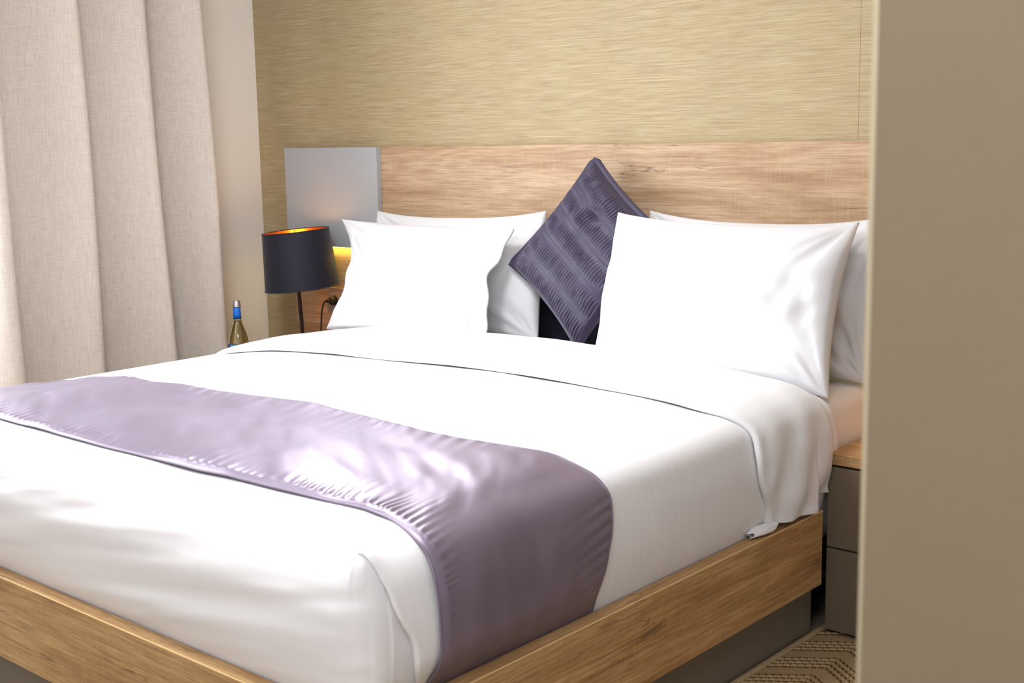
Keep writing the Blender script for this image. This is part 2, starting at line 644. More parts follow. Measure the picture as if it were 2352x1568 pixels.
struct(box('wall_front', XL - .15, XR + .15, YB - .15, YB, 0, ZC, M['room_paint'], bev=0))
# partition stub in the foreground, rounded plaster corner
PX, PY = 2.5690, -2.479
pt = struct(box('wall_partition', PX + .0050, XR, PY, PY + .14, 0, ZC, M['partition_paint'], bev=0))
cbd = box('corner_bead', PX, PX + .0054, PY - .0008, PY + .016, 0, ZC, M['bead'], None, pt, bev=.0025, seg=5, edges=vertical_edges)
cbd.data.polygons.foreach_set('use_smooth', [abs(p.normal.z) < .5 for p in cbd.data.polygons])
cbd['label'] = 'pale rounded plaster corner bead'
# ceiling lamp (round, out of the photograph above the bed)
cl = empty('ceiling_lamp', (0.70, -2.0, ZC))
tag(cl, 'round white ceiling lamp above the bed', 'lamp')
lathe('housing', [(0.0, 0), (.20, 0), (.205, -.02), (.20, -.045), (.185, -.045)], M['frame_white'], cl, None, (0.70, -2.0, ZC))
lathe('diffuser', [(.185, -.044), (.15, -.052), (0.0, -.056)], M['ceiling_lamp'], cl, None, (0.70, -2.0, ZC))

sl = tag(empty('ceiling_spotlight', (SPOT.x, SPOT.y, ZC)), 'small white spotlight hanging from the ceiling beside the curtain', 'spotlight')
lathe('ceiling_rose', [(0, 0), (.045, 0), (.045, -.012), (.012, -.02)], M['frame_white'], sl, None, (SPOT.x, SPOT.y, ZC))
tube('rod', [(SPOT.x, SPOT.y, ZC - .018), (SPOT.x, SPOT.y, SPOT.z + .12)], .007, M['frame_white'], sl)
lathe('shade', [(.010, .125), (.045, .12), (.052, .10), (.060, .012), (.057, .012), (.049, .098), (.010, .105)], M['frame_white'], sl, None, tuple(SPOT))

# ------------------------------------------------------------------ headboard
HT, HB = 1.2884, 0.20
hx0, hx1 = -1.172, 2.13
hb = empty('headboard', (0.48, -0.02, 0))
tag(hb, 'light oak headboard panel across the wall with grey side panels', 'headboard')
box('board', hx0, hx1, -.02, -.0005, HB, HT, M['oak'], hb, bev=0.0015)
for x0, x1 in ((-1.172, -0.6165), (1.575, 2.13)):
    gp = box('grey_panel', x0, x1, -.0436, -.0202, .8927, HT, M['grey_panel'], hb, bev=0.0012)
    gp['label'] = 'matt grey square panel standing proud of the oak'
    box('light_strip', x0 + .03, x1 - .03, -.036, -.026, .8895, .8926, M['led'], hb, gp, bev=0)
    area_light('led_glow', ((x0 + x1) / 2, -.031, .887), ((x0 + x1) / 2, -.024, .6), x1 - x0 - .08, .008, 0.22, (1.0, .72, .10))
pd = box('backrest_pad', -.585, 1.535, -.058, -.0203, .40, .905, M['pad'], hb, bev=0.012, seg=3)
pd['label'] = 'dark upholstered pad behind the pillows'

# ------------------------------------------------------------------ bed frame
FX0, FX1, FY = -.592, 1.547, -2.121
bf = empty('bed', (.48, -1.3, 0))
tag(bf, 'oak bed frame with flat rails on a recessed grey base', 'bed')
RZ0, RZ1, RT = .1645, .362, .036
box('side_rail', FX1 - RT, FX1, FY + .0005, -.545, RZ0, RZ1, M['oak_rail_y'], bf, bev=0.0018)
box('side_rail', FX0, FX0 + RT, FY + .0005, -.545, RZ0, RZ1, M['oak_rail_y'], bf, bev=0.0018)
box('foot_rail', FX0 + RT + .0005, FX1 - RT - .0005, FY, FY + RT, RZ0, RZ1, M['oak_rail_x'], bf, bev=0.0018)
for x0, x1 in ((FX1 - .0022, FX1 + .0004), (FX0 - .0004, FX0 + .0022)):  # thin pale strips: the highlight on the rail edges put in as colour
    box('edge_band_highlight', x0, x1, FY + .001, -.5455, RZ1 - .0026, RZ1 + .0004, M['edge_band_highlight'], bf, bev=.0006, seg=1)
box('edge_band_highlight', FX0 + RT, FX1 - RT, FY - .0004, FY + .0022, RZ1 - .0026, RZ1 + .0004, M['edge_band_highlight'], bf, bev=.0006, seg=1)
b0 = box('base', -.53, 1.487, -2.06, -.47, 0, RZ0 - .0005, M['grey_base'], bf, bev=0.02, seg=5, edges=vertical_edges)
b0['label'] = 'matt grey plinth set back under the rails'
box('slat_deck', FX0 + RT + .001, FX1 - RT - .001, FY + RT + .001, -.065, RZ0 + .001, .235, M['black_gap'], bf, bev=0)

# ------------------------------------------------------------------ mattress
bm = bmesh.new()
bm_box(bm, -.515, 1.500, -2.07, -.062, .236, .622, .045, 5)
mt_o = empty('mattress', (.49, -1.06, .236))
tag(mt_o, 'thick mattress in a white fitted sheet, seen at the head of the bed', 'mattress')
mm = from_bm('fitted_sheet', bm, M['sheet'], mt_o, smooth=True)

# ------------------------------------------------------------------ duvet
DX0, DX1, DY = -.545, 1.530, -2.104
PROF = [(0.0, .030, .335), (.06, .022, .365), (.12, .006, .42), (.20, 0.0, .50), (.27, .006, .56), (.335, .030, .615),
        (.40, .085, .643), (.50, .20, .656), (.72, .55, .664), (1.0, 1.0374, .668)]


def prof(t):
    d = curve_interp([(a, b) for a, b, c in PROF], t)
    z = curve_interp([(a, c) for a, b, c in PROF], t)
    return np.maximum(d, 0), z


def left_drop(x, z):
    return .032 * (1 - sstep(DX0 - .02, DX0 + .50, x)) * sstep(.38, .62, z)


def fold_y(Z):
    return -2.068 + .105 * np.clip((.655 - Z) / .26, 0, 1.2) ** .8


def flap_h(dl, Z):
    return .020 * sstep(.0, .10, .665 - Z) * (0.7 + 0.5 * sstep(.2, .0, Z - .38)) * (1 - sstep(.06, .55, dl)) * sstep(.355, .45, Z)


def duvet():
    nt_, = (150,)
    t = np.concatenate([np.linspace(0, .45, 95), np.linspace(.45, 1, 75)[1:]])
    d, z = prof(t)
    yh = -.44
    rc = .07
    # per-segment samples: left side (head->foot), corner, foot, corner, right side (foot->head)
    nl = np.linspace(0, 1, 70)
    nf = np.linspace(0, 1, 170)
    k = np.linspace(0, 1, 160)
    nr = np.concatenate([k * 0.14, np.linspace(0.14, 1, 150)[1:]])
    ang = np.linspace(0, math.pi / 2, 22)
    cols = []
    for j in range(len(d)):
        dd = d[j]
        r = max(rc - dd, min(.004, .4 * (1.0375 - dd)))
        xl, xr, yf = DX0 + dd, DX1 - dd, DY + dd
        L = np.stack([np.full_like(nl, xl), yh + (yf + r - yh) * nl], 1)
        c1 = np.stack([xl + r - r * np.cos(ang), yf + r - r * np.sin(ang)], 1)[1:]
        Fo = np.stack([xl + r + (xr - r - xl - r) * nf, np.full_like(nf, yf)], 1)[1:]
        c2 = np.stack([xr - r + r * np.sin(ang), yf + r - r * np.cos(ang)], 1)[1:]
        Rr = np.stack([np.full_like(nr, xr), yf + r + (yh - yf - r) * nr], 1)[1:]
        cols.append(np.concatenate([L, c1, Fo, c2, Rr]))
    nseg = [len(nl), len(ang) - 1, len(nf) - 1, len(ang) - 1, len(nr) - 1]
    P2 = np.stack(cols, 1)
    ns = P2.shape[0]
    P = np.zeros((ns, len(d), 3))
    P[:, :, :2] = P2
    P[:, :, 2] = z[None, :]
    P[:, :, 2] -= left_drop(P[:, :, 0], P[:, :, 2])
    # smooth mitre line on top
    Nn = grid_normals(P)
    if Nn[ns // 2, -2, 2] < 0:
        Nn = -Nn
    X, Y, Z = P[..., 0], P[..., 1], P[..., 2]
    seg0 = np.cumsum([0] + nseg)
    idx = np.arange(ns)[:, None] * np.ones((1, len(d)))
    side = 1 - sstep(.05, .16, d)[None, :]
    top = 1 - side
    foot = ((idx >= seg0[1]) & (idx < seg0[4] - 8)).astype(float)
    # foot face: slanting tension creases, soft
    q = (Z - .36) / .28
    w1 = vnoise(X * 2.2 - Z * 3.0, Z * 20 - X * 2.6, 0.3, 1) * .0050
    w2 = vnoise(X * 6 - Z * 5, Z * 42 - X * 6, 1.3, 2) * .0018
    w3 = vnoise(X * 60, Z * 10, 2.2, 3) * .0004
    edge = sstep(.30, .42, Z) * (1 - .4 * sstep(.60, .65, Z))
    disp = side * foot * edge * (w1 + w2 + w3)
    # right side: broad undulation, small tucks above the rail
    rs = (idx >= seg0[4]).astype(float)
    v1 = vnoise(Y * 3.0 - Z * 2, Z * 12 + Y * 2, .7, 4) * .0040
    v2 = vnoise(Y * 22, Z * 6 + Y * 3, 2.7, 5) * .0016 * (1 - sstep(.40, .5, Z))
    disp = disp + side * rs * (v1 + v2) * sstep(.345, .43, Z)
    # top: gentle puff
    disp = disp + top * (vnoise(X * 2.2, Y * 2.8, .2, 6) * .006 + vnoise(X * 6, Y * 5, 1.2, 7) * .0022)
    P = P + Nn * disp[..., None]
    # hospital corner: on the right side the side drape falls over the tucked foot end
    yfold = fold_y(Z)
    dl = P[..., 1] - yfold
    on = (idx >= seg0[3] + 6).astype(float) * side
    fade = sstep(.0, .10, .665 - Z)
    o = flap_h(dl, Z) * sstep(-.0015, .010, dl)
    tuck = -.006 * fade * (1 - sstep(-.0015, .004, dl)) * sstep(-.09, -.01, dl)
    back = -.022 * fade * sstep(-.001, .005, dl) * (1 - sstep(.006, .075, dl))
    wav = 1 + .18 * np.sin(Z * 60 + 1.0)
    P[..., 0] += on * (o + tuck)
    P[..., 1] += on * back * wav
    # puckered peak where the fold starts
    pk = np.exp(-((P[..., 0] - 1.49) ** 2 + (P[..., 1] + 2.055) ** 2 + (P[..., 2] - .64) ** 2) / (2 * .022 ** 2))
    P[..., 2] += pk * .014
    P[..., 0] += pk * .006
    P[..., 1] -= pk * .004
    root = tag(empty('duvet', (.49, -1.3, .335)), 'white striped sateen duvet tucked into the bed frame', 'duvet')
    obj('duvet_cover', P.reshape(-1, 3), grid_faces(ns, len(d)), M['duvet'], root)
    return root


dv_root = duvet()


def cross(a, y, lift, dfoot=True):
    """point on the bed's cross-section: a in [-1,1] from left hem to right hem; returns x, z, nx, nz"""
    t = (1 - np.abs(a))
    d, z = prof(t)
    e = 1e-3
    d2, z2 = prof(np.clip(t + e, 0, 1)); d1, z1 = prof(np.clip(t - e, 0, 1))
    tx, tz = -(d2 - d1), (z2 - z1)
    l = np.sqrt(tx * tx + tz * tz) + 1e-12
    nx, nz = tz / l, -tx / l            # right-hand outward normal
    sg = np.sign(a + 1e-9)
    if dfoot:
        df = np.asarray(y) - DY
        dt = np.minimum(d, df)
        zz = curve_interp([(b, c) for q, b, c in PROF[5:]], np.clip(dt, .030, 1.037))
        z = np.where((df < d) & (d > .031), np.minimum(z, zz), z)
    x = np.where(sg > 0, DX1 - d, DX0 + d)
    z = z - left_drop(x, z)
    return x + sg * nx * lift, z + nz * lift, sg * nx, nz


# ------------------------------------------------------------------ turned-back cuff
def cuff():
    na, nv = 420, 84
    # dense at the right side
    a = np.concatenate([np.linspace(-.97, .5, 210)[:-1], np.linspace(.5, .985, 211)])
    na = len(a)
    v = np.linspace(0, 1, nv)
    A, V = np.meshgrid(a, v, indexing='ij')
    aa = np.abs(a)
    x0, z0, _, _ = cross(a, -.7 + 0 * a, 0.0, False)
    # front (fold) edge and back edge in y
    yf = curve_interp([(-1, -.90), (-.5, -.91), (-.37, -.90), (-.2, -.868), (0, -.822), (.19, -.797), (.33, -.814), (.47, -.845), (.56, -.856), (.67, -.838), (.74, -.846), (.83, -.835), (.92, -.79), (1, -.785)], a)
    yb = curve_interp([(-1, -.44), (-.6, -.43), (-.2, -.40), (0, -.385), (.15, -.39), (.35, -.43), (.55, -.485), (.64, -.497), (.72, -.505), (.80, -.500), (1, -.495)], a)
    Yf, Yb = yf[:, None], yb[:, None]
    # rounded nose at the front edge
    h = .018
    nose = np.clip(V / .055, 0, 1)
    th = nose * math.pi
    over = np.where(V < .055, -.010 * np.sin(th), 0)
    lift = np.where(V < .055, h * .5 * (1 - np.cos(th)), h)
    vv = np.clip((V - .055) / (1 - .055), 0, 1)
    Y = Yf + over + (Yb - Yf) * vv + np.where(V < .055, .010 * (1 - nose), 0) * 0
    puff = .012 * np.sin(np.clip(vv, 0, 1) * math.pi) ** .8 * (1 - .5 * sstep(.6, .75, np.abs(A)))
    lift = lift + puff
    # the back edge settles on the mattress sheet
    lift = lift + .006 * sstep(.5, 1, vv) * np.exp(-(A / .3) ** 2) - .010 * sstep(.96, 1.0, vv) * sstep(.60, .50, np.abs(A))
    # wrinkles
    wr = vnoise(A * 7, Y * 9 + A * 5, .1, 8) * .004 + vnoise(A * 16 + Y * 14, Y * 7 - A * 4, .5, 9) * .0018
    sidew = sstep(.62, .72, A)
    # diagonal drape folds fanning from the shoulder on the right side
    fan = np.sin((Y + .50) * 46 + (A - .6) * 16) * .0055 * sstep(.60, .80, A) * sstep(.0, .12, vv)
    fan2 = sidew * sstep(.72, 1.0, A) * .022 * (sstep(-.80, -.70, Y) * (1 - sstep(-.600, -.585, Y)))
    fan3 = sidew * sstep(.85, 1.0, A) * .006 * sstep(-.575, -.52, Y)
    lift = lift + wr * (.6 + .4 * sidew) + fan + fan2 + fan3
    X, Z, nx, nz = cross(A, Y, 0, False)
    # hem heights on the right side
    hk = [(-.95, .372), (-.80, .384), (-.70, .386), (-.590, .380), (-.575, .412), (-.53, .404), (-.47, .395)]
    zh = np.interp(Y, [k_[0] for k_ in hk], [k_[1] for k_ in hk])
    Zs = Z
    zr = .335 + (Z - .335)
    tt = sstep(.615, .36, Z)
    Zs = np.where(A > 0, np.where(Z < .62, .62 - (.62 - Z) * (.62 - zh) / (.62 - .3385), Z), Z)
    P = np.stack([X + nx * lift, Y, Zs + nz * lift], -1)
    # bottom flares outwards a little
    P[..., 0] += np.where(A > 0, sstep(.82, .985, A) * .012, 0)
    o = obj('turned_back_cuff', P.reshape(-1, 3), grid_faces(na, nv), M['duvet'], dv_root)
    o['label'] = 'head end of the duvet folded back in a wide band'
    sm = o.modifiers.new('thick', 'SOLIDIFY')
    sm.thickness = .004
    sm.offset = -1
    # stitched hem along the lower right edge
    iy = na - 1
    # small rolled tail of cloth on the rail
    n1, n2 = 26, 30
    V3, = ([],)
    for i in range(n1):
        s = i / (n1 - 1)
        yy = -.868 + .088 * s
        r = .0135 * math.sin(math.pi * min(1, .25 + .9 * s) * .62) + .002
        for jn in range(n2):
            th = 2 * math.pi * jn / n2
            rr_ = r * (1 + .10 * math.sin(3 * th + 5 * s) + .06 * math.sin(7 * th - 3 * s))
            V3.append((1.524 + rr_ * 1.1 * math.cos(th) + .008 * s, yy + .008 * math.sin(2 * th), .3655 + r * .75 + rr_ * .75 * math.sin(th)))
    V3 = np.array(V3)
    obj('rolled_tail', V3, grid_faces(n1, n2) + [(i * n2 + n2 - 1, (i + 1) * n2 + n2 - 1, (i + 1) * n2, i * n2) for i in range(n1 - 1)], M['duvet'], dv_root)


cuff()


# ------------------------------------------------------------------ satin bed runner
def runner():
    a = np.concatenate([np.linspace(-.93, .45, 520)[:-1], np.linspace(.45, .945, 330)])
    na = len(a)
    nv = 150
    v = np.concatenate([np.linspace(0, .25, 70)[:-1], np.linspace(.25, 1, 81)])
    A, V = np.meshgrid(a, v, indexing='ij')
    yf = curve_interp([(-1, -1.95), (-.2, -1.95), (0, -1.955), (.17, -1.954), (.3, -1.946), (.4, -1.925), (.49, -1.913), (.56, -1.92), (.65, -1.94), (.8, -1.947), (1, -1.95)], a)[:, None]
    yb = curve_interp([(-1, -1.50), (-.4, -1.49), (-.2, -1.475), (-.08, -1.443), (.05, -1.422), (.2, -1.43), (.33, -1.45), (.45, -1.43), (.6, -1.42), (.7, -1.425), (.78, -1.44), (.85, -1.452), (1, -1.47)], a)[:, None]
    arc = np.cumsum(np.concatenate([[0], np.diff(a)])) * 1.9
    ARC = arc[:, None] + 0 * V
    edge_wob = vnoise(arc * 4, 0, 0, 15)[:, None] * .006
    yb = yb + vnoise(arc * 9, 2, 0, 16)[:, None] * .006
    Y = (yf + edge_wob * .5) + (yb - yf) * V
    topm = 1 - sstep(.58, .68, np.abs(A))
    dist = V * .5
    # gathers along the stitched front edge (a flat narrow hem lies outside the stitching)
    ph = ARC * 210 + 3.4 * vnoise(ARC * 11, 0, 0, 17) + dist * 60 * (1 + .4 * vnoise(ARC * 5, 3, 0, 18))
    amp = .0023 * sstep(.012, .026, dist) * np.exp(-np.maximum(dist - .02, 0) / (.022 + .016 * vnoise(ARC * 6, 1, 0, 19))) * (.75 + .45 * vnoise(ARC * 14, 5, 0, 20))
    g = np.sin(ph) * amp
    # back edge gathers
    distb = (1 - V) * .5
    gb = np.sin(ARC * 120 + 2 * vnoise(ARC * 7, 1, 0, 21) - distb * 50) * .0024 * sstep(.004, .02, distb) * np.exp(-distb / .05) * np.clip(vnoise(ARC * 6, 4, 0, 22) + .35, 0, 1)
    # long slack folds running diagonally
    s1 = vnoise(ARC * 3.2 + V * 1.6, V * 2.2 - ARC * 1.0, .2, 23) * .0075
    s2 = vnoise(ARC * 8 + V * 5, V * 3.0 - ARC * 2, .9, 24) * .0030
    s3 = vnoise(ARC * 17 + V * 12, V * 5 - ARC * 4, .9, 25) * .0010
    sd = vnoise(ARC * 2.2, V * 4.5, 3.3, 26) * .0045 + vnoise(ARC * 4, V * 11, 1.3, 27) * .0016
    hemroll = .0035 * np.exp(-((dist - .005) / .006) ** 2) + .002 * np.exp(-((distb - .003) / .004) ** 2)
    lift = .011 + topm * (s1 + s2 + s3) + (1 - topm) * sd + g * (.4 + .6 * topm) + gb + hemroll
    rim_ = sstep(0, .020, dist) * sstep(0, .015, distb)
    lift = np.maximum(lift, .0045) * (.42 + .58 * rim_) + .0
    X, Z, nx, nz = cross(A, Y, 0)
    lift = .002 + (lift - .002) * sstep(.36, .46, Z)
    # follow the duvet's own puff on top
    P = np.stack([X + nx * lift, Y, Z + nz * lift], -1)
    puff = vnoise(X * 2.2, Y * 2.8, .2, 6) * .006 + vnoise(X * 6, Y * 5, 1.2, 7) * .0022
    P[..., 2] += puff * topm
    # the flap of the duvet lies beneath on the right side
    P[..., 0] += np.where(A > 0, flap_h(Y - fold_y(Z), Z) + .005 * (1 - topm) * sstep(.36, .45, Z), 0)
    # little turn-outs where it is pushed behind the rail
    P[..., 0] += np.where(A > 0, np.sin(Y * 70) * .002 * sstep(.80, .88, A) * (1 - sstep(.90, .94, A)), 0)
    root = tag(empty('bed_runner', (.49, -1.6, .68)), 'mauve satin runner across the foot of the bed', 'bed runner')
    obj('satin_cloth', P.reshape(-1, 3), grid_faces(na, nv), M['satin'], root)
    k = int(np.argmin(np.abs(v * .5 - .0)))
    hem = [tuple(p) for p in P[:, 0]]
    tube('piped_edge', hem[::3], .0022, M['satin'], root, None, 8)
    hem2 = [tuple(p) for p in P[:, -1]]
    tube('piped_edge', hem2[::3], .0018, M['satin'], root, None, 8)


runner()


# ------------------------------------------------------------------ pillows
def pillow(name, TL, TR, BL, BR, thick, seed, label, ears=(0, 0, 0, 0), openright=0.0, sag=.12, front=(0, -1, 0.25), wr=1.0, mat='white_linen', group='white bed pillows', bow=(.05, .03, .03, .03)):
    TL, TR, BL, BR = [np.array(p, float) for p in (TL, TR, BL, BR)]
    nu, nv = 150, 100
    u = np.sin(np.linspace(-math.pi / 2, math.pi / 2, nu)) * .35 + np.linspace(-1, 1, nu) * .65
    v = np.sin(np.linspace(-math.pi / 2, math.pi / 2, nv)) * .35 + np.linspace(-1, 1, nv) * .65
    U, V = np.meshgrid(u, v, indexing='ij')
    f = np.cross(TR - TL, TL - BL); f = f / np.linalg.norm(f)
    if f @ np.array(front) < 0:
        f = -f
    # edges bow inwards between the corners: top, bottom, left, right
    Vb = np.where(V > 0, V * (1 - bow[0] * 2 * (1 - np.abs(U) ** 2.6) ** 1.0), V * (1 - bow[1] * 2 * (1 - np.abs(U) ** 2.2)))
    Ub = np.where(U > 0, U * (1 - bow[3] * 1.2 * (1 - np.abs(V) ** 2.2)), U * (1 - bow[2] * 1.2 * (1 - np.abs(V) ** 2.2)))
    a, b = (Ub + 1) / 2, (Vb + 1) / 2
    base = ((1 - a) * (1 - b))[..., None] * BL + (a * (1 - b))[..., None] * BR + ((1 - a) * b)[..., None] * TL + (a * b)[..., None] * TR
    Uo = np.clip((U + 1) / (2 - openright) * 2 - 1, -1, 1) if openright else U
    e = np.clip((1 - Uo ** 2), 0, 1) * np.clip((1 - V ** 2), 0, 1)
    t = e ** .42
    t = t * (1 - sag * V)
    # wrinkles: radiate from corners, stronger near left/right ends
    cr = 0
    for cu, cv, k in ((1, 1, 0), (1, -1, 1), (-1, 1, 2), (-1, -1, 3)):
        du, dv = (U - cu) * 1.7, (V - cv)
        r = np.sqrt(du ** 2 + dv ** 2) + 1e-6
        an = np.arctan2(dv, du)
        cr = cr + vnoise(an * 4.2 + 3 * k, r * 1.4, seed * .37, 30 + seed) * np.exp(-r / .55) * sstep(.05, .35, r)
    w = cr * .020 + vnoise(U * 3 + V * 1.5, V * 2.2, seed * .7, 40 + seed) * .006 * (0.4 + np.abs(U)) + vnoise(U * 9 - V * 3, V * 4 + U * 2, seed * .3, 41 + seed) * .0022 * (.3 + U ** 2)
    w = w * wr
    th = thick / 2 * t + .004
    Pf = base + f * (th + w * np.minimum(1, t * 1.6))[..., None]
    Pb = base - f * (th * .8)[..., None]
    if openright:
        # empty end of the pillowcase: thin flap that waves
        on = sstep(1 - openright * 1.1, 1.0, U)
        wave = on * (.016 * np.sin(V * 5.2 + 1.0) + .008 * np.sin(V * 11))
        Pf = Pf + f * wave[..., None]
        Pb = Pb + f * wave[..., None]
    V3 = np.concatenate([Pf.reshape(-1, 3), Pb.reshape(-1, 3)])
    n = nu * nv
    fc = grid_faces(nu, nv)
    F2 = [tuple(reversed(q)) for q in fc] + [tuple(i + n for i in q) for q in fc]
    rim = [i * nv for i in range(nu)] + [(nu - 1) * nv + j for j in range(1, nv)] + [i * nv + nv - 1 for i in range(nu - 2, -1, -1)] + [j for j in range(nv - 2, 0, -1)]
    for i in range(len(rim)):
        p, q = rim[i], rim[(i + 1) % len(rim)]
        F2.append((p, q, q + n, p + n))
    cen = (BL + BR) / 2
    root = tag(empty(name, tuple(cen)), label, 'pillow', group)
    o = obj('pillowcase', V3, F2, M[mat], root)
    bm = bmesh.new(); bm.from_mesh(o.data)
    bmesh.ops.recalc_face_normals(bm, faces=bm.faces)
    bm.to_mesh(o.data); bm.free()
    # seam around the case
    pts = [tuple((Pf.reshape(-1, 3)[r_] + Pb.reshape(-1, 3)[r_]) / 2) for r_ in rim]
    return root, Pf, Pb, rim


pillow('pillow', (-.580, -.076, 1.046), (.258, -.076, 1.066), (-.54, -.19, .635), (.305, -.19, .640), .12, 1,
       'white pillow against the headboard, behind the one nearest the lamp', bow=(.06, .02, .02, .02), wr=1.3)
pillow('pillow', (.686, -.076, 1.078), (1.496, -.076, 1.082), (.73, -.19, .635), (1.498, -.195, .625), .12, 2,
       'white pillow against the headboard, behind the large one at right', bow=(.07, .02, .02, .04), wr=2.4)
pillow('pillow', (-.632, -.215, 1.022), (.230, -.225, 1.018), (-.535, -.395, .632), (.250, -.395, .640), .18, 3,
       'white pillow nearest the lamp with pointed corners and open case end', openright=.16, bow=(.035, .02, .21, .08), wr=2.2)
pillow('pillow', (.652, -.200, 1.078), (1.462, -.205, 1.072), (.705, -.405, .645), (1.500, -.435, .628), .20, 4,
       'large white pillow in front at right, beside the purple cushion', bow=(.062, .02, .03, .06), wr=2.4)


# ------------------------------------------------------------------ pleated cushion
def cushion():
    T = np.array((.480, -.095, 1.245)); L = np.array((.195, -.205, .890)); B = np.array((.560, -.300, .640))
    Rr = T + B - L
    n1, n2 = 200, 300          # e1: L->T , e2: T->R
    p = np.linspace(-1, 1, n1)
    q = np.linspace(-1, 1, n2)
    Pq, Q = np.meshgrid(p, q, indexing='ij')
    bow = .085
    pa = Pq * (1 - bow * (1 - np.abs(Q) ** 2)); qa = Q * (1 - bow * (1 - np.abs(Pq) ** 2))
    a, b = (pa + 1) / 2, (qa + 1) / 2
    base = ((1 - a) * (1 - b))[..., None] * L + (a * (1 - b))[..., None] * T + ((1 - a) * b)[..., None] * B + (a * b)[..., None] * Rr
    f = np.cross(T - L, B - L); f /= np.linalg.norm(f)
    if f[1] > 0:
        f = -f
    e = np.clip(1 - (Pq / .97) ** 2, 0, 1) * np.clip(1 - (Q / .985) ** 2, 0, 1)
    th = .062 * e ** .45 + .003
    # bands of shirring separated by stitched strips
    nb = 5.0
    bpos = (Pq * .5 + .5) * nb
    fr = bpos - np.floor(bpos)
    band = np.floor(bpos)
    puff = np.clip(np.sin(np.clip((fr - .14) / .72, 0, 1) * math.pi), 0, 1) ** .55
    strip = 1 - sstep(.02, .12, np.minimum(np.abs(fr - .5) * -1 + .5, 9))
    jit = vnoise(Q * 9, band * 3.3, .4, 50) * 1.6 + vnoise(Q * 4, Pq * 6, .1, 51) * 1.2
    ph = Q * 120 + jit + fr * 1.4 * vnoise(Q * 5, band, 0, 52) + band * 1.7
    inner = sstep(0, .08, 1 - np.abs(Q)) * sstep(0, .05, .97 - np.abs(Pq))
    pleat = np.sin(ph) * (.0030 * puff) * (0.8 + .4 * vnoise(Q * 12, band * 2 + fr * 3, .9, 53))
    fine = np.sin(Q * 310 + band) * .0006 * (1 - puff) + np.sin(fr * 60) * .0005 * (1 - puff)
    soft = vnoise(Q * 3, Pq * 3, .8, 54) * .006
    dent = -.018 * np.exp(-(((Pq - .60) / .10) ** 2 + ((Q + .18) / .14) ** 2))
    bands = .0035 * puff
    Pf = base + f * (th + inner * (pleat + fine + soft + bands + dent))[..., None]
    Pb = base - f * (th * .85)[..., None]
    n = n1 * n2
    fc = grid_faces(n1, n2)
    F2 = fc + [tuple(i + n for i in reversed(k)) for k in fc]
    rim = [i * n2 for i in range(n1)] + [(n1 - 1) * n2 + j for j in range(1, n2)] + [i * n2 + n2 - 1 for i in range(n1 - 2, -1, -1)] + [j for j in range(n2 - 2, 0, -1)]
    for i in range(len(rim)):
        x, y = rim[i], rim[(i + 1) % len(rim)]
        F2.append((x, y, y + n, x + n))
    root = tag(empty('cushion', tuple(B)), 'dark purple pleated cushion standing on its corner', 'cushion')
    o = obj('cushion_cover', np.concatenate([Pf.reshape(-1, 3), Pb.reshape(-1, 3)]), F2, M['purple'], root)
    bm = bmesh.new(); bm.from_mesh(o.data)
    bmesh.ops.recalc_face_normals(bm, faces=bm.faces)
    bm.to_mesh(o.data); bm.free()
    # flat stitched flange along the two upper edges
    for nm, e0, rowp in (('flange', 'tr', None), ('flange', 'lt', None)):
        if e0 == 'tr':
            c = base[-1, :, :]; inw = base[-9, :, :]
        else:
            c = base[:, 0, :]; inw = base[:, 10, :]
        out = c - inw
        out = out / np.linalg.norm(out, axis=1, keepdims=True)
        m_ = len(c)
        rows = []
        taper = sstep(0, .06, np.linspace(0, 1, m_)) * sstep(0, .06, 1 - np.linspace(0, 1, m_))
        for k in range(5):
            off = -.006 + .020 * k / 4
            rows.append(c + out * (off * (.25 + .75 * taper))[:, None] + f * (.002 + .002 * math.sin(k))) 
        G = np.stack(rows, 1)
        fo = obj(nm, G.reshape(-1, 3), grid_faces(m_, 5), M['purple'], root)
        sm = fo.modifiers.new('thick', 'SOLIDIFY'); sm.thickness = .0025


cushion()


# ------------------------------------------------------------------ nightstands
def nightstand(x0, x1, label):
    yfr, yb = -.4837, -.0605
    root = tag(empty('nightstand', ((x0 + x1) / 2, -.27, 0)), label, 'nightstand', 'nightstands beside the bed')
    box('plinth', x0 + .02, x1 - .02, yfr + .075, yb, 0, .0195, M['black_gap'], root, bev=0)
    box('carcass', x0 + .0015, x1 - .0015, yfr + .021, yb, .02, .4685, M['black_gap'], root, bev=.001)
    for z0, z1 in ((.0202, .2425), (.2475, .4620)):
        dr = box('drawer', x0, x1, yfr, yfr + .0205, z0, z1, M['grey_dark'], root, bev=.0012)
        dr['label'] = 'handleless taupe drawer front'
    tp = box('top_board', x0 - .003, x1 + .003, yfr - .004, yb, .4690, .4978, M['oak_top'], root, bev=.0012)
    tp['label'] = 'light oak top board'


nightstand(1.527, 2.08, 'taupe two-drawer nightstand with oak top beside the partition wall')
nightstand(-1.066, -.592, 'taupe nightstand under the lamp, hidden behind the bed')


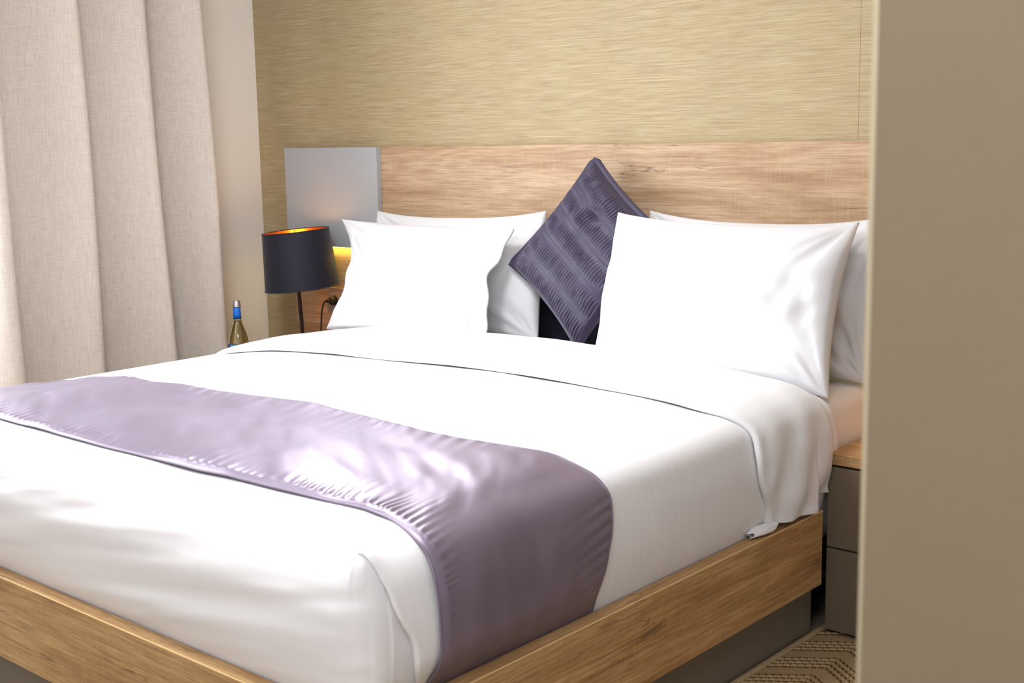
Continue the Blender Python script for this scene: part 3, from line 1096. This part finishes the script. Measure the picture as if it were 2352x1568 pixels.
# ------------------------------------------------------------------ lamp
def lamp(bx, by, bz, px, label, leaning, watts):
    root = tag(empty('table_lamp', (bx, by, bz)), label, 'lamp', 'navy table lamps on the nightstands')
    lathe('base', [(0, 0), (.075, 0), (.078, .006), (.075, .014), (.02, .020), (.012, .026), (0, .026)], M['pole'], root, None, (bx, by, bz))
    # image-plane lean: camera right direction, to the left at the top
    lean = -Vector(Rv).normalized() * leaning
    p0 = Vector((bx, by, bz + .02))
    top = p0 + Vector((0, 0, .345)) + lean * .016
    pts = [p0.lerp(top, i / 6) for i in range(7)]
    tube('pole', [tuple(p) for p in pts], .0078, M['pole'], root, None, 14)
    # shade
    ax = (Vector((0, 0, 1)) + lean * .085).normalized()
    tilt = Vector((0, 0, 1)).rotation_difference(ax).to_matrix()
    sc = Vector((bx - .017 * leaning, by + .010 * leaning, bz + .3606))       # centre of shade
    hs = .112
    r0, r1 = .1475, .131
    lathe('shade', [(r0, -hs), (r1, hs)], M['shade'], root, None, tuple(sc), 72, tilt)
    li = lathe('shade_lining', [(r0 - .0015, -hs + .0005), (r1 - .0015, hs - .0005)], M['copper'], root, None, tuple(sc), 72, tilt)
    for r, z in ((r0, -hs), (r1, hs)):
        ring = []
        for i in range(61):
            a = 2 * math.pi * i / 60
            ring.append(tuple(sc + tilt @ Vector((r * math.cos(a), r * math.sin(a), z))))
        tube('shade_rim', ring, .0022, M['shade'], root, None, 8)
    # spider ring holding the shade
    zc = hs - .035
    cen = sc + tilt @ Vector((0, 0, zc))
    for k in range(3):
        a = 2 * math.pi * k / 3 + .4
        tube('spider_arm', [tuple(cen), tuple(sc + tilt @ Vector(((r1 - .002) * math.cos(a), (r1 - .002) * math.sin(a), hs - .006)))], .002, M['pole'], root, None, 8)
    # holder and bulb
    hold = top - ax * .045
    lathe('bulb_holder', [(0, -.01), (.016, -.01), (.018, .03), (.017, .055), (0, .055)], M['black_plastic'], root, None, tuple(hold - ax * .02), 24, tilt)
    bp = [(0.0, 0), (.013, .002), (.014, .018), (.020, .035), (.028, .055), (.030, .070), (.026, .086), (.014, .098), (0, .101)]
    lathe('bulb', bp, M['bulb'], root, None, tuple(hold + ax * .034), 24, tilt)
    d = bpy.data.lights.new('bulb_light', 'POINT')
    d.energy = watts
    d.color = (1.0, .62, .28)
    d.shadow_soft_size = .03
    lo = bpy.data.objects.new('bulb_light', d)
    COL.objects.link(lo)
    lo.location = hold + ax * .115
    # cord with plug in the wall outlet
    pz = .672
    pb = lathe('plug', [(0, 0), (.019, 0), (.019, .010), (.0165, .024), (.010, .028), (0, .028)], M['black_plastic'], root, None, (px, -.0265, pz), 28,
               Matrix.Rotation(math.pi / 2, 3, 'X'))
    tube('plug_neck', [(px - .002, -.047, pz), (px - .018, -.050, pz - .001), (px - .032, -.050, pz - .004), (px - .038, -.050, pz - .006)], [.0095, .0085, .006, .0045], M['black_plastic'], root, pb, 12)
    cp = [(px - .036, -.050, pz - .005), (px - .046, -.050, pz - .014), (px - .055, -.050, pz - .035), (px - .060, -.052, pz - .065), (px - .062, -.055, pz - .11),
          (px - .060, -.062, pz - .150), (px - .050, -.080, pz - .168), (px - .02, -.12, pz - .1705), (bx, by + .072, bz + .0045)]
    dense = []
    for i in range(len(cp) - 1):
        P0, P1, P2, P3 = [Vector(cp[min(max(j, 0), len(cp) - 1)]) for j in (i - 1, i, i + 1, i + 2)]
        for s in range(6):
            t = s / 6
            dense.append(tuple(.5 * ((2 * P1) + (P2 - P0) * t + (2 * P0 - 5 * P1 + 4 * P2 - P3) * t * t + (3 * P1 - P0 - 3 * P2 + P3) * t ** 3)))
    dense.append(cp[-1])
    tube('cord', dense, .0032, M['black_plastic'], root, None, 8)


lamp(-.868, -.235, .4979, -.910, 'lit table lamp with navy drum shade lined in copper, leaning beside the bottle', 1.0, .12)
lamp(1.830, -.235, .4979, 1.872, 'lit navy table lamp on the nightstand behind the partition wall', 0.0, 1.6)

# ------------------------------------------------------------------ outlet
def outlet(ox, oz, label):
    ol = tag(empty('wall_outlet', (ox, -.0205, oz)), label, 'outlet', 'wall outlets beside the bed')
    box('cover_plate', ox - .050, ox + .050, -.0268, -.0203, oz - .052, oz + .052, M['outlet'], ol, bev=.002)
    box('socket_insert', ox - .027, ox + .027, -.0282, -.0266, oz - .027, oz + .027, M['outlet'], ol, bev=.0008)
    lathe('socket_recess', [(.0195, 0), (.0205, .0012), (.0195, .0022), (.0190, .0004)], M['outlet_dark'], ol, None, (ox, -.0278, oz), 32, Matrix.Rotation(math.pi / 2, 3, 'X'), close=True)


outlet(-.910, .672, 'grey wall outlet with a black plug beside the leaning lamp')
outlet(1.872, .672, 'grey wall outlet behind the nightstand at the partition wall')


# ------------------------------------------------------------------ bottle
def bottle():
    x, y, z0 = -1.014, -.440, .4980
    root = tag(empty('bottle', (x, y, z0)), 'clear glass bottle with silver cap and blue neck foil', 'bottle')
    outer = [(0.0, .004), (.030, .001), (.0375, .004), (.0390, .012), (.0390, .045), (.0375, .062), (.0325, .082), (.0255, .103), (.0195, .120), (.0160, .134), (.0148, .150), (.0140, .178), (.0138, .196)]
    inner = [(max(r - .0025, 0), z + (.004 if i < 3 else 0)) for i, (r, z) in enumerate(outer)]
    lathe('glass_body', outer + inner[::-1], M['glass'], root, None, (x, y, z0), 56)
    liq = [(0, .0085), (.0280, .0070), (.0348, .010), (.0362, .016), (.0362, .045), (.0347, .062), (.0297, .082), (.0227, .103), (.0168, .120), (.0135, .132), (0, .132)]
    lathe('drink', liq, M['drink'], root, None, (x, y, z0), 56)
    lathe('neck_foil', [(.0158, .1405), (.0163, .1400), (.0152, .160), (.0146, .184), (.0140, .185)], M['blue'], root, None, (x, y, z0), 48)
    cap = [(.0152, .1858), (.0164, .1862), (.0166, .1900), (.0156, .1912), (.0162, .1925), (.0160, .1950), (.0146, .1965), (.0146, .2060), (.0138, .2100), (.0110, .2120), (0, .2125)]
    lathe('cap', cap, M['cap'], root, None, (x, y, z0), 48)
    # label wrapped on the body, facing the bed
    a0 = math.atan2(C.y - y, C.x - x)
    def wrap(nm, da0, da1, za, zb, rad, mat, par):
        V, Fc = [], []
        nn = 24
        for i in range(nn + 1):
            a = a0 + da0 + (da1 - da0) * i / nn
            for zz in (za, zb):
                V.append((x + rad * math.cos(a), y + rad * math.sin(a), z0 + zz))
        return obj(nm, V, grid_faces(nn + 1, 2), mat, root, par)
    lb = wrap('label', -1.35, .75, .006, .0445, .0393, M['blue_label'], None)
    wrap('label_print', -.95, .02, .027, .0415, .0395, M['label_pale'], lb)
    wrap('label_stripe', .08, .34, .026, .0420, .0395, M['label_white'], lb)
    wrap('label_stripe', .08, .74, .0225, .0250, .0395, M['label_white'], lb)


bottle()


# ------------------------------------------------------------------ curtain
def curtain():
    y0, y1 = -.335, -1.36
    nu, nv = 620, 60
    u = np.linspace(0, 1, nu)
    z = np.linspace(.02, 2.62, nv)
    U, Z = np.meshgrid(u, z, indexing='ij')
    yy = y0 + (y1 - y0) * U
    # fold phases: crests at about these y positions
    crest = np.array([-.385, -.640, -.915, -1.245, -1.52, -1.80])
    s = y0 - yy
    cs = y0 - crest
    k = np.interp(s, np.concatenate([[-.05], cs]), np.concatenate([[-.45], np.arange(len(cs))]))
    h = (Z - .02) / 2.6
    wob = vnoise(U * 5, Z * .7, .3, 60) * .05
    ph = (k + wob) * 2 * math.pi
    A = .132 * (1 - .12 * h) * (1 + .25 * vnoise(U * 7, Z * .5, .8, 61))
    prof_ = np.cos(ph) + .16 * np.cos(2 * ph + .5)
    X = -1.236 + A * prof_ + .006 * vnoise(U * 14, Z * 1.4, .1, 62)
    # crests lean towards the camera side so that each one overlaps the next hollow
    Y = yy - .088 - .03 * h * (1 - sstep(0, .3, U)) + .022 * np.sin(ph) * -1 + .052 * np.cos(ph) + .012 * vnoise(U * 6, Z * .9, 1.1, 63) - .03 * h * sstep(0, .12, U) * (U < .12)
    Y = Y - .022 - .045 * h * (1 - .5 * U)
    P = np.stack([X, Y, Z], -1)
    root = tag(empty('curtain', (-1.262, (y0 + y1) / 2, .02)), 'beige linen curtain hanging in deep folds at the left wall', 'curtain')
    o = obj('drape', P.reshape(-1, 3), grid_faces(nu, nv), M['curtain'], root)
    sm = o.modifiers.new('thick', 'SOLIDIFY'); sm.thickness = .003
    tk = box('track', -1.30, -1.24, -4.2, -.25, 2.64, 2.699, M['frame_white'], root, bev=.003)
    return root


curtain()


# ------------------------------------------------------------------ rug
def rug():
    x0, x1, y0, y1 = 1.497, 2.50, -2.30, -.425
    root = tag(empty('rug', ((x0 + x1) / 2, (y0 + y1) / 2, 0)), 'flat-woven tan rug with brown zigzag ribs beside the bed', 'rug')
    box('backing', x0 + .012, x1 - .012, y0 + .012, y1 - .012, .0005, .008, M['rug_base'], root, bev=.001)
    # bound border
    for nm, a in (('border', (x0, x0 + .016, y0, y1)), ('border', (x1 - .016, x1, y0, y1)), ('border', (x0 + .016, x1 - .016, y0, y0 + .016)), ('border', (x0 + .016, x1 - .016, y1 - .016, y1))):
        box(nm, *a, .0003, .0115, M['rug_edge'], root, bev=.004, seg=3)
    # ribs: mirrored slanted bars in columns, making zigzags
    V = {0: [], 1: []}; Fc = {0: [], 1: []}
    colw = .118
    rnd = random.Random(3)
    ncol = int((x1 - x0 - .04) / colw)
    for ci in range(ncol):
        cx0 = x0 + .018 + ci * colw
        sg = 1 if ci % 2 == 0 else -1
        y = y0 + .01
        k = 0
        while y < y1 - .02:
            grp = k % 11
            kind = None
            if grp in (0, 2, 4, 6):
                kind = 0
            elif grp in (1, 3, 5):
                kind = 1
            if kind is not None:
                slope = .084 * sg
                ya, yb = y - slope / 2, y + slope / 2
                w = .0098
                nseg = 8
                for q in range(nseg):
                    f0, f1 = q / nseg + .015, (q + 1) / nseg - .015
                    xa, xb = cx0 + colw * f0, cx0 + colw * f1
                    za, zb = ya + (yb - ya) * f0, ya + (yb - ya) * f1
                    if min(za, zb) < y0 + .02 or max(za, zb) + w > y1 - .02:
                        continue
                    b = len(V[kind])
                    zt = .0105 + .0012 * rnd.random() if kind else .0092 + .0006 * rnd.random()
                    V[kind] += [(xa, za, .0078), (xb, zb, .0078), (xb, zb + w, .0078), (xa, za + w, .0078),
                                (xa + .001, za + .0015, zt), (xb - .001, zb + .0015, zt), (xb - .001, zb + w - .0015, zt), (xa + .001, za + w - .0015, zt)]
                    Fc[kind] += [(b + 4, b + 5, b + 6, b + 7), (b, b + 1, b + 5, b + 4), (b + 1, b + 2, b + 6, b + 5), (b + 2, b + 3, b + 7, b + 6), (b + 3, b, b + 4, b + 7)]
            y += .0118
            k += 1
    a = obj('dark_ribs', V[0], Fc[0], M['rug_dark'], root, smooth=False); a['kind'] = 'stuff'
    b = obj('pale_ribs', V[1], Fc[1], M['rug_edge'], root, smooth=False); b['kind'] = 'stuff'


M['rug_base'] = plain('rug_tan_weave', lin(176, 150, 116), 0.95, 0.1, var=0.22, vscale=420, bstr=0.5, bscale=600)
M['rug_dark'] = plain('rug_brown_yarn', lin(112, 82, 48), 0.9, 0.15, var=0.25, vscale=300, bstr=0.4, bscale=700)
M['rug_edge'] = plain('rug_beige_yarn', lin(190, 166, 130), 0.95, 0.1, var=0.15, vscale=350, bstr=0.4, bscale=700)
rug()
